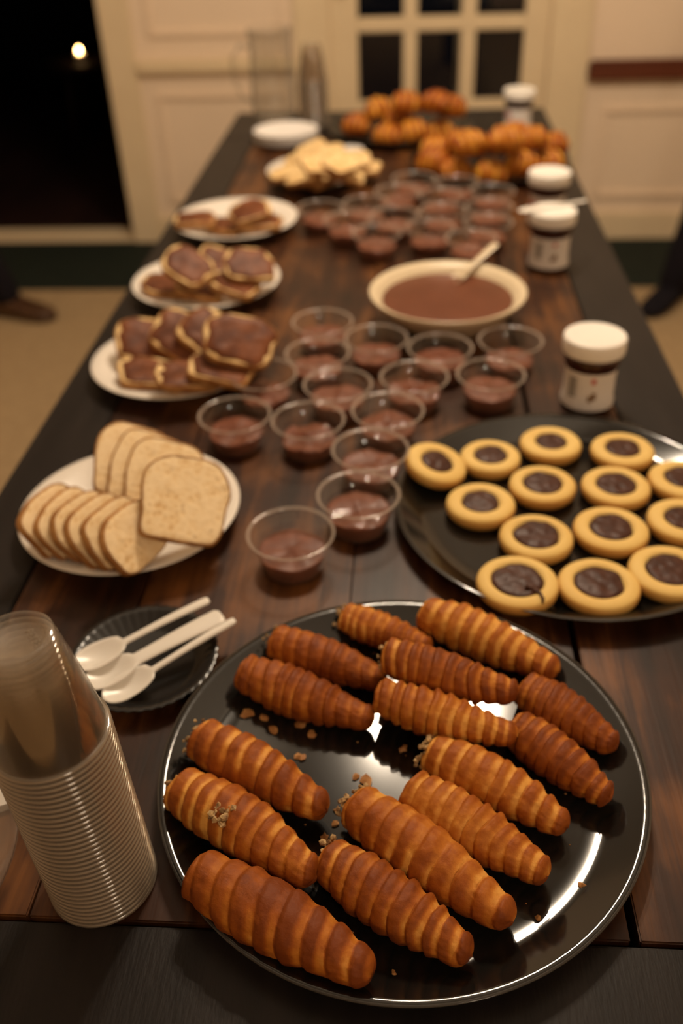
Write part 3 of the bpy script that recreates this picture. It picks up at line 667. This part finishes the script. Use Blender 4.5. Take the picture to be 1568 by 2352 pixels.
q0 = JB+Vector((-.062, -.012, .106)); q1 = JB+Vector((.062, .040, .108))
tag(spoon('plastic_spoon', q0, q1, 0, M['spoonwhite'], .0125, .0042, flip=-.4, arch=0), 'white plastic spoon lying across a jar lid', 'spoon')

# ---------------------------------------------------------------- bread
def outline(w_, h_, seed, n=36):
    so = Vector((seed*2.1, seed, 0)); o = []
    for i in range(n):
        a = 2*PI*i/n; c, s = math.cos(a), math.sin(a)
        e = .62 if s > 0 else .42
        x = w_/2*math.copysign(abs(c)**e, c); y = h_/2*math.copysign(abs(s)**(.8 if s > 0 else .42), s)
        x *= 1+.06*(y/h_)*0 + (.05 if s > 0 else -.02)
        k = 1+.12*noise.noise(Vector((c*1.2, s*1.2, 0))+so); o.append((x*k, y*k))
    return o
def bread(name, w_, h_, t, seed, m, label, group, spread=False, cat='bread'):
    root = empty(name); tag(root, label, cat, group); O = outline(w_, h_, seed); n = len(O); so = Vector((seed, seed*.3, 0))
    v, f = [], []; rows = []
    rings = [1.0, .94, .8, .6, .35]
    for sd in (1, -1):
        for q in rings:
            rows.append(len(v))
            for x, y in O: v.append((x*q*.985, y*q*.985, sd*(t/2 - (.0008 if q == 1 else 0) - abs(.0016*noise.noise(Vector((x*q, y*q, sd))*60+so)))))
        rows.append(len(v)); v.append((0, 0, sd*t/2*.9))
    for b0, flip in ((0, 0), (6, 1)):
        for k in range(4):
            for i in range(n):
                j = (i+1) % n; q = (rows[b0+k]+i, rows[b0+k]+j, rows[b0+k+1]+j, rows[b0+k+1]+i); f.append(q[::-1] if flip else q)
        for i in range(n):
            q = (rows[b0+4]+i, rows[b0+4]+(i+1) % n, rows[b0+5]); f.append(q[::-1] if flip else q)
    for i in range(n): j = (i+1) % n; f.append((rows[6]+i, rows[6]+j, rows[0]+j, rows[0]+i))
    mk('crumb', v, f, M[m], root)
    v, f = [], []
    for q, z in ((.97, -t/2), (1.0, -t/2*.8), (1.015, 0), (1.0, t/2*.8), (.97, t/2)):
        for x, y in O: v.append((x*q, y*q, z))
    for k in range(4):
        for i in range(n): j = (i+1) % n; f.append((k*n+i, k*n+j, (k+1)*n+j, (k+1)*n+i))
    mk('crust', v, f, M['crust'], root)
    if spread:
        v, f = [], []; rr = [1.0, .9, .7, .45, .2]
        for k, q in enumerate(rr):
            for i, (x, y) in enumerate(O):
                e = min(.97, .91+.26*noise.noise(Vector((x, y, 0))*52+so*3))
                v.append((x*q*e, y*q*e, t/2+(-.0006 if k == 0 else .0022+.0018*noise.noise(Vector((x*q, y*q, 1))*45+so))))
        v.append((0, 0, t/2+.003))
        for k in range(4):
            for i in range(n): j = (i+1) % n; f.append((k*n+i, k*n+j, (k+1)*n+j, (k+1)*n+i))
        for i in range(n): f.append((4*n+i, 4*n+(i+1) % n, 5*n))
        mk('chocolate_spread', v, f, M['spread'], root)
    return root
def orient(o, pos, normal, upv):
    nz = Vector(normal).normalized(); y = Vector(upv); y = (y - nz*y.dot(nz)).normalized(); x = y.cross(nz)
    o.matrix_world = Matrix(((x.x, y.x, nz.x, pos[0]), (x.y, y.y, nz.y, pos[1]), (x.z, y.z, nz.z, pos[2]), (0, 0, 0, 1)))
from mathutils.bvhtree import BVHTree
def bvh(o, mw):
    V, Fc = [], []
    for c in ([o] if o.type == 'MESH' else list(o.children)):
        b = len(V); V += [mw @ q.co for q in c.data.vertices]; Fc += [tuple(b+i for i in p.vertices) for p in c.data.polygons]
    return BVHTree.FromPolygons(V, Fc)
PLATE_BVH = {}
for o in COL.objects:
    if o.name.startswith('dinner_plate'): PLATE_BVH[o.name] = bvh(o, Matrix.Translation(o.location))
LAID = {}
def lay(o, key, x, y, z, normal, upv, step=.0014, most=34):   # lift a slice until it only rests on what lies below it
    for k in range(most):
        orient(o, at(x, y, z+k*step), normal, upv); t = bvh(o, o.matrix_world)
        if not any(t.overlap(q) for q in LAID.setdefault(key, [])) and not any(t.overlap(q) for q in PLATE_BVH.values()): break
    LAID[key].append(t)
# plain slices: a row of leaning ones and a fanned stack
gA, gB = 'bread slices leaning in a row', 'bread slices in the fanned stack'
rowA = [(125, 1192), (160, 1200), (195, 1207), (230, 1214), (265, 1222), (305, 1232)]
for i, (x, y) in enumerate(rowA):
    o = bread('bread_slice', .082-.003*(i == 5), .064, .0105, 60+i, 'crumb', 'plain bread slice leaning in the row on the bread plate' if i < 5 else 'front oval bread slice of the leaning row', gA)
    lay(o, 'b', x, y, .035, (.80, -.30, .50), (-.5, .25, 1.0))
rowB = [(310, 1066, .054), (345, 1084, .051), (382, 1106, .049), (425, 1149, .047)]
for i, (x, y, z) in enumerate(rowB):
    o = bread('bread_slice', .090, .098, .0105, 80+i, 'crumb', 'plain bread slice in the fanned stack on the bread plate' if i < 3 else 'large square bread slice facing out of the fanned stack', gB)
    lay(o, 'b', x, y, z-.004, (.36, -.55, .75), (.10, .9, .62))
def toast(pl, x, y, z, seed, tilt, lb, w_=.082, h_=.070, up=(0, 1, 0), m='pale', sp=True, name='chocolate_toast', g=None, roll=0):
    o = bread(name, w_, h_, .012, seed, m, lb, g, sp)
    n_ = (math.sin(roll)*.8, -math.sin(tilt), math.cos(tilt)); lay(o, tuple(pl), x, y, z-.008, n_, up); return o
lb3 = 'chocolate-spread toast on the fullest toast plate beside the mousse cups'
for i, a in enumerate([(342, 858, .028, .1), (430, 864, .029, .05), (508, 850, .030, .1)]):
    toast(P3, *a[:3], 210+i, a[3], lb3, .088, .068, (rng.uniform(-.5, .5), 1, 0), g='toasts on the plate beside the mousse cups', roll=.28)
for i, a in enumerate([(345, 786, .047, .5), (425, 776, .050, .55), (490, 774, .051, .5), (548, 782, .050, .55)]):
    toast(P3, *a[:3], 200+i, a[3], lb3, .098, .080, (rng.uniform(-.5, .5), 1, 0), g='toasts on the plate beside the mousse cups', roll=.38)
lb2 = 'chocolate-spread toast on the middle toast plate'
for i, a in enumerate([(385, 658, .026, .1), (460, 664, .028, .05), (540, 655, .027, .08), (432, 612, .040, .45), (505, 606, .042, .45), (572, 610, .040, .45)]):
    toast(P2, *a[:3], 220+i, a[3], lb2, .084, .070, (rng.uniform(-.7, .7), 1, 0), g='toasts on the middle toast plate', roll=.34 if i > 2 else .26)
lb1 = 'chocolate-spread toast on the half-empty plate'
for i, a in enumerate([(448, 505, .025, .05), (522, 520, .026, .05), (600, 512, .026, .05), (572, 487, .036, .25)]):
    toast(P1, *a[:3], 230+i, a[3], lb1, .082, .066, (rng.uniform(-.6, .6), 1, 0), g='toasts on the half-empty plate')
lb0 = 'pale untopped bread piece heaped on the plate by the rolls'
for i, a in enumerate([(660, 398, .030, .1), (700, 408, .032, .1), (745, 410, .032, .15), (795, 402, .032, .1), (835, 388, .030, .1), (690, 375, .045, .35), (735, 380, .048, .3), (785, 375, .050, .3), (715, 352, .070, .5), (755, 360, .066, .45), (810, 368, .048, .3)]):
    toast(P0, *a[:3], 240+i, a[3], lb0, .080, .066, (rng.uniform(-1, 1), 1, 0), sp=False, name='bread_piece', g='pale bread pieces in a heap', roll=rng.uniform(-.4, .4))

# ---------------------------------------------------------------- golden rolls on the far trays
def roll_(c, R, seed, label, g, rz):
    rd = random.Random(seed); so = Vector((seed, seed*.7, seed*.4)); v, f, at_ = [], [], []; nt, na = 44, 32; ln = R*2.35
    for i in range(nt+1):
        t = i/nt; pr = math.sqrt(max(0, 1-abs(2*t-1)**2.4)); pr = max(pr, .02)
        for j in range(na):
            a = 2*PI*j/na; ph = 4.2*t + .35*math.sin(a+seed); s = ph-math.floor(ph)
            p0 = Vector((t*3, math.cos(a), math.sin(a)))
            r = R*pr*(1+.17*(math.sin(PI*s)**.7-.6)+.10*noise.noise(p0*1.2+so))
            x = (t-.5)*ln; y = r*math.cos(a) + .35*R*(1-(2*t-1)**2); z = max(r*math.sin(a)*.92, -R*.6)
            v.append((x, y, z+R*.6)); at_.append(max(0, min(1, .12+.75*smooth_tri(.05, .5, s)+.35*noise.noise(p0*1.5+so))))
    for i in range(nt):
        for j in range(na): f.append((i*na+j, i*na+(j+1) % na, (i+1)*na+(j+1) % na, (i+1)*na+j))
    f.append(tuple(range(na))[::-1]); f.append(tuple(range(nt*na, (nt+1)*na)))
    o = mk('golden_roll', v, f, M['roll'], loc=c, attr=at_); o.rotation_euler = (rd.uniform(-.15, .15), rd.uniform(-.15, .15), rz)
    return tag(o, label, 'roll', g)
RA = [(820, 288, .030), (905, 318, .030), (868, 255, .062), (925, 282, .055), (948, 262, .075), (1005, 258, .085), (1045, 285, .06), (985, 300, .050), (1060, 310, .035)]
RBs = [(1000, 345, .045), (985, 378, .035), (1050, 395, .035), (1090, 360, .065), (1140, 350, .080), (1130, 395, .045), (1190, 375, .05), (1060, 330, .07), (1230, 335, .070), (1180, 310, .055), (1270, 335, .045), (1250, 370, .035)]
def settle(px_, dmin, c, rad):
    P_ = [at(x, y, z) for x, y, z in px_]
    for it in range(300):
        for i in range(len(P_)):
            for j in range(i):
                d = P_[i]-P_[j]; l = d.length
                if l < dmin: q = d.normalized()*(dmin-l)*.35; P_[i] += q; P_[j] -= q
            d = Vector((P_[i].x-c.x, P_[i].y-c.y, 0))
            if d.length > rad: d = d.normalized()*(d.length-rad); P_[i] -= d
            P_[i].z = max(P_[i].z, T+SURF+.022+.002)
            P_[i].z -= .0004 if P_[i].z > T+.10 else 0
    return P_
for i, p in enumerate(settle(RA, .071, C3, .150)):
    p.z -= .022; roll_(p, .0335, 300+i, 'glazed golden roll on the tray by the water jug', 'rolls on the tray by the jug', rng.uniform(-.4, .4))
for i, p in enumerate(settle(RBs, .070, C4, .158)):
    p.z -= .022; roll_(p, .0335, 330+i, 'glazed golden roll on the tray beside the jars', 'rolls on the tray by the jars', rng.uniform(-.4, .4))

# ---------------------------------------------------------------- stacked cups
def cup_mesh():
    prof = [(0, .0862), (.0170, .0862), (.0180, .0868), (.0192, .0895), (.0205, .0905), (.0232, .0905), (.0244, .0893), (.0250, .0870), (.0247, .0855), (.0254, .0840), (.0262, .0815), (.0258, .0800), (.0266, .0780), (.0274, .0755), (.0271, .0742), (.0280, .0715),
            (.0300, .0610), (.0330, .0430), (.0357, .0240), (.0376, .0105), (.0378, .0040)]
    bv, bf = lathe(prof[:7], 72); bs = bpy.data.meshes.new('cup_base'); bs.from_pydata(bv, [], bf); bs.materials.append(M['stackbase'])
    v, f = lathe(prof[6:], 72); o = bpy.data.meshes.new('cup_wall'); o.from_pydata(v, [], f); o.materials.append(M['stackcup'])
    lv, lf = lathe([(.0378, .0041), (.0390, .0039), (.0402, .0034), (.0408, .0024), (.0407, .0010), (.0399, .0001), (.0389, .0004), (.0386, .0020)], 72)
    l = bpy.data.meshes.new('lip'); l.from_pydata(lv, [], lf); l.materials.append(M['stackrim'])
    for m_ in (o, l, bs): m_.polygons.foreach_set('use_smooth', [True]*len(m_.polygons))
    return o, l, bs
CW, CLIP, CBASE = cup_mesh()
def stack(base, n, pitch, lean, label, toplabel, group, flip=False):
    for i in range(n):
        r = empty('plastic_cup', Vector(base) + Vector((lean[0]*i*pitch, lean[1]*i*pitch, .0002+i*pitch + (.0907 if flip else 0))))
        r.rotation_euler = (-lean[1] + (PI if flip else 0), lean[0], 0)
        tag(r, toplabel if i == n-1 else label, 'cup', group)
        a = link(bpy.data.objects.new('cup_wall', CW), r); b = link(bpy.data.objects.new('lip', CLIP), r); link(bpy.data.objects.new('cup_base', CBASE), r)
        last = r
    return last
SB = at(240, 2018, 0)
top = stack(SB, 34, .0050, (-.035, 0), 'clear plastic cup nested upside down in the tall stack by the spoons', 'topmost upside-down clear cup of the tall stack by the spoons', 'cups in the tall upside-down stack')
cu = bpy.data.curves.new('embossing', 'FONT'); cu.body = 'PETE'; cu.size = .0075; cu.extrude = .0003; cu.align_x = 'CENTER'
to = bpy.data.objects.new('embossing', cu); COL.objects.link(to)
me = bpy.data.meshes.new_from_object(to.evaluated_get(bpy.context.evaluated_depsgraph_get())); bpy.data.objects.remove(to)
me.materials.clear(); me.materials.append(M['stackrim']); eo = link(bpy.data.objects.new('embossed_letters', me), top); eo.location = (.008, .002, .0866); eo.rotation_euler[2] = -.9
S2 = at(722, 286, 0)
stack((S2.x, S2.y, T+.0005), 24, .0050, (0, 0), 'clear plastic cup nested in the stack beside the water jug', 'uppermost clear cup of the stack beside the water jug', 'cups in the stack beside the jug')

# ---------------------------------------------------------------- water jug, white plates, napkins, clear bowl
JG = at(632, 283, 0)
jg = empty('water_jug', JG); tag(jg, 'tall clear glass jug of water at the table end', 'jug')
v, f = lathe([(0, .010), (.048, .010), (.052, .004), (.050, 0), (.056, .002), (.060, .020), (.061, .08), (.058, .15), (.056, .20), (.060, .235), (.0625, .240), (.0600, .242), (.0565, .236), (.0535, .20), (.0555, .15), (.058, .08), (.056, .022), (.050, .014), (0, .014)], 56); mk('glass_body', v, f, M['glass'], jg)
v, f = tube([(-.054, -.02, .20), (-.080, -.03, .205), (-.098, -.035, .18), (-.100, -.036, .13), (-.085, -.03, .08), (-.056, -.02, .06)], .0065, 10); mk('handle', v, f, M['glass'], jg)
WP = at(657, 318, .012)
for i in range(7):
    plate((WP.x, WP.y), .085, 'small white paper plate in the stack before the water jug' if i < 6 else 'top small white paper plate of the stack before the jug',
          [(0, .0), (.085, .0), (.095, .002), (.125, .013), (.130, .0145), (.125, .0155), (.095, .004), (.085, .0022), (0, .0022)], 'paperwhite', 'paper_plate', 'white paper plates in a stack', .0003+.0034*i)
def napkin(p, a, b, rz, n, label, grp):
    r = empty('paper_napkin', p, rz); tag(r, label, 'napkin', grp)
    for i in range(n):
        v, f = [], []
        for ix in range(9):
            for iy in range(9):
                x, y = (ix/8-.5)*a, (iy/8-.5)*b
                v.append((x, y, .0004+i*.0022+.0007*noise.noise(Vector((x*30, y*30, i*2)))+.0008))
        for ix in range(8):
            for iy in range(8): f.append((ix*9+iy, (ix+1)*9+iy, (ix+1)*9+iy+1, ix*9+iy+1))
        me = bpy.data.meshes.new('ply'); me.from_pydata(v, [], f); me.materials.append(M['paperwhite'])
        bm = bmesh.new(); bm.from_mesh(me); bmesh.ops.solidify(bm, geom=bm.faces[:], thickness=.0012); bm.to_mesh(me); bm.free()
        link(bpy.data.objects.new('folded_ply', me), r)
    return r
NP = at(812, 347, .0)
napkin((NP.x-.005, NP.y, T), .055, .055, .2, 4, 'small folded white napkin between bread pieces and roll tray', None)
NQ = at(-60, 1790, .0)
napkin((NQ.x-.012, NQ.y, T), .10, .10, .48, 4, 'folded white napkin lying behind the tall cup stack', None)
CB = at(23, 1995, .04)
v, f = lathe([(0, .003), (.055, .003), (.062, .0), (.066, .003), (.100, .018), (.122, .038), (.125, .041), (.122, .042), (.098, .022), (.064, .007), (0, .006)], 72)
tag(mk('clear_bowl', v, f, M['glass'], loc=(CB.x-.125, CB.y, T)), 'shallow clear bowl beside the tall cup stack', 'bowl')

# ---------------------------------------------------------------- two people at the edges
def person(name, label, hip, foot_a, foot_b, facing, coat):
    root = empty(name, (hip[0], hip[1], 0)); tag(root, label, 'person')
    fx, fy = math.cos(facing), math.sin(facing); sx, sy = -fy, fx
    V, E, Rr = [], [], []
    def add(p, r, par=None):
        V.append(Vector(p)-Vector((hip[0], hip[1], 0))); Rr.append(r)
        if par is not None: E.append((par, len(V)-1))
        return len(V)-1
    hx, hy, hz = hip
    def off(f_, s_, z): return (hx+fx*f_+sx*s_, hy+fy*f_+sy*s_, z)
    pel = add(off(0, 0, hz), .135); wa = add(off(0, 0, hz+.16), .125, pel); che = add(off(.01, 0, hz+.36), .145, wa); sh = add(off(0, 0, hz+.50), .10, che)
    nk = add(off(.01, 0, hz+.58), .055, sh); hd = add(off(.03, 0, hz+.68), .082, nk); ht = add(off(.02, 0, hz+.80), .075, hd)
    for s_, ft in ((1, foot_a), (-1, foot_b)):
        hp_ = add(off(0, .09*s_, hz-.04), .095, pel)
        mid = ((hx+.09*s_*sx+ft[0])/2+fx*.05, (hy+.09*s_*sy+ft[1])/2+fy*.05, .48)
        kn = add(mid, .065, hp_); an = add((ft[0], ft[1], .10), .052, kn); add((ft[0], ft[1], .045), .056, an)
        so_ = add(off(0, .17*s_, hz+.49), .062, sh); el = add(off(-.02, .24*s_, hz+.22), .048, so_); wr = add(off(.10, .22*s_, hz+.0), .032, el)
        pm = add(off(.13, .22*s_, hz-.06), .030, wr)
        for q in range(4):
            k1 = add(off(.125+.018*q, .22*s_, hz-.115), .0095, pm); k2 = add(off(.115+.018*q, .215*s_, hz-.150+.004*abs(q-2)), .0085, k1); add(off(.105+.017*q, .205*s_, hz-.172+.006*abs(q-2)), .0075, k2)
        t1 = add(off(.165, .20*s_, hz-.085), .010, pm); add(off(.175, .185*s_, hz-.115), .0085, t1)
    me = bpy.data.meshes.new('body'); me.from_pydata(V, E, []); o = bpy.data.objects.new('body', me); COL.objects.link(o)
    md = o.modifiers.new('skin', 'SKIN'); o.modifiers.new('sub', 'SUBSURF').levels = 2
    for i, r in enumerate(Rr): me.skin_vertices[0].data[i].radius = (r, r)
    me.skin_vertices[0].data[0].use_root = True
    ev = bpy.data.meshes.new_from_object(o.evaluated_get(bpy.context.evaluated_depsgraph_get())); bpy.data.objects.remove(o)
    ev.materials.clear()
    for m_ in (M['cloth'], M['skin']): ev.materials.append(m_)
    wz = [hz-.02]
    for p in ev.polygons:
        c = p.center; fwd = c.x*fx+c.y*fy; p.material_index = 1 if (c.z > hz+.555 or (fwd > .085 and hz-.2 < c.z < hz+.03 and abs(c.x*sx+c.y*sy) > .155)) else 0; p.use_smooth = True
    b = link(bpy.data.objects.new('body', ev), root)
    head = Vector(off(.03, 0, hz+.71)) - Vector((hip[0], hip[1], 0))
    def ell(nm, c, rad, m, par=root):
        v, f = lathe([(math.sin(PI*i/12), -math.cos(PI*i/12)) for i in range(13)], 20)
        v = [Vector((x*rad[0]*fx - y*rad[1]*fy, x*rad[0]*fy + y*rad[1]*fx, z*rad[2]))+c for x, y, z in v]; return mk(nm, v, f, m, par)
    F_ = Vector((fx, fy, 0)); S_ = Vector((sx, sy, 0)); U_ = Vector((0, 0, 1))
    ell('hair', head+U_*.06-F_*.012, (.092, .088, .085), M['hair'])
    for s_ in (1, -1):
        ell('eye', head+F_*.076+S_*.03*s_+U_*.015, (.010, .012, .008), M['paperwhite']); ell('ear', head+S_*.083*s_, (.018, .010, .030), M['skin'])
    ell('nose', head+F_*.088-U_*.012, (.018, .012, .022), M['skin']); ell('mouth', head+F_*.074-U_*.048, (.010, .024, .006), M['red'])
    for ft in (foot_a, foot_b):
        v, f = [], []; prof = [(-.09, .030, .062), (-.07, .038, .075), (-.02, .040, .085), (.04, .044, .070), (.10, .048, .050), (.15, .044, .042), (.178, .028, .034), (.186, .010, .024)]
        n = 16
        for x, wd, hh in prof:
            for j in range(n):
                a = 2*PI*j/n; yy = wd*math.copysign(abs(math.cos(a))**.7, math.cos(a)); zz = hh/2 + hh/2*math.copysign(abs(math.sin(a))**.7, math.sin(a))
                v.append((ft[0]-hip[0]+x*fx-yy*fy, ft[1]-hip[1]+x*fy+yy*fx, zz+.0045))
        for i in range(len(prof)-1):
            for j in range(n): f.append((i*n+j, i*n+(j+1) % n, (i+1)*n+(j+1) % n, (i+1)*n+j))
        f.append(tuple(range(n))[::-1]); f.append(tuple(range((len(prof)-1)*n, len(prof)*n)))
        mk('shoe', v, f, M['shoe'] if coat else M['cloth'], root)
    return root
person('person', 'person in dark trousers and brown shoes stepping in by the doorway', (-1.78, 3.16, .93), (-1.82, 3.36), (-1.46, 3.11), -.25, 1)
person('person', 'person in dark clothes and dark shoes beside the wooden wall rail', (1.24, 3.26, .93), (1.18, 2.98), (.955, 3.21), PI+.9, 0)
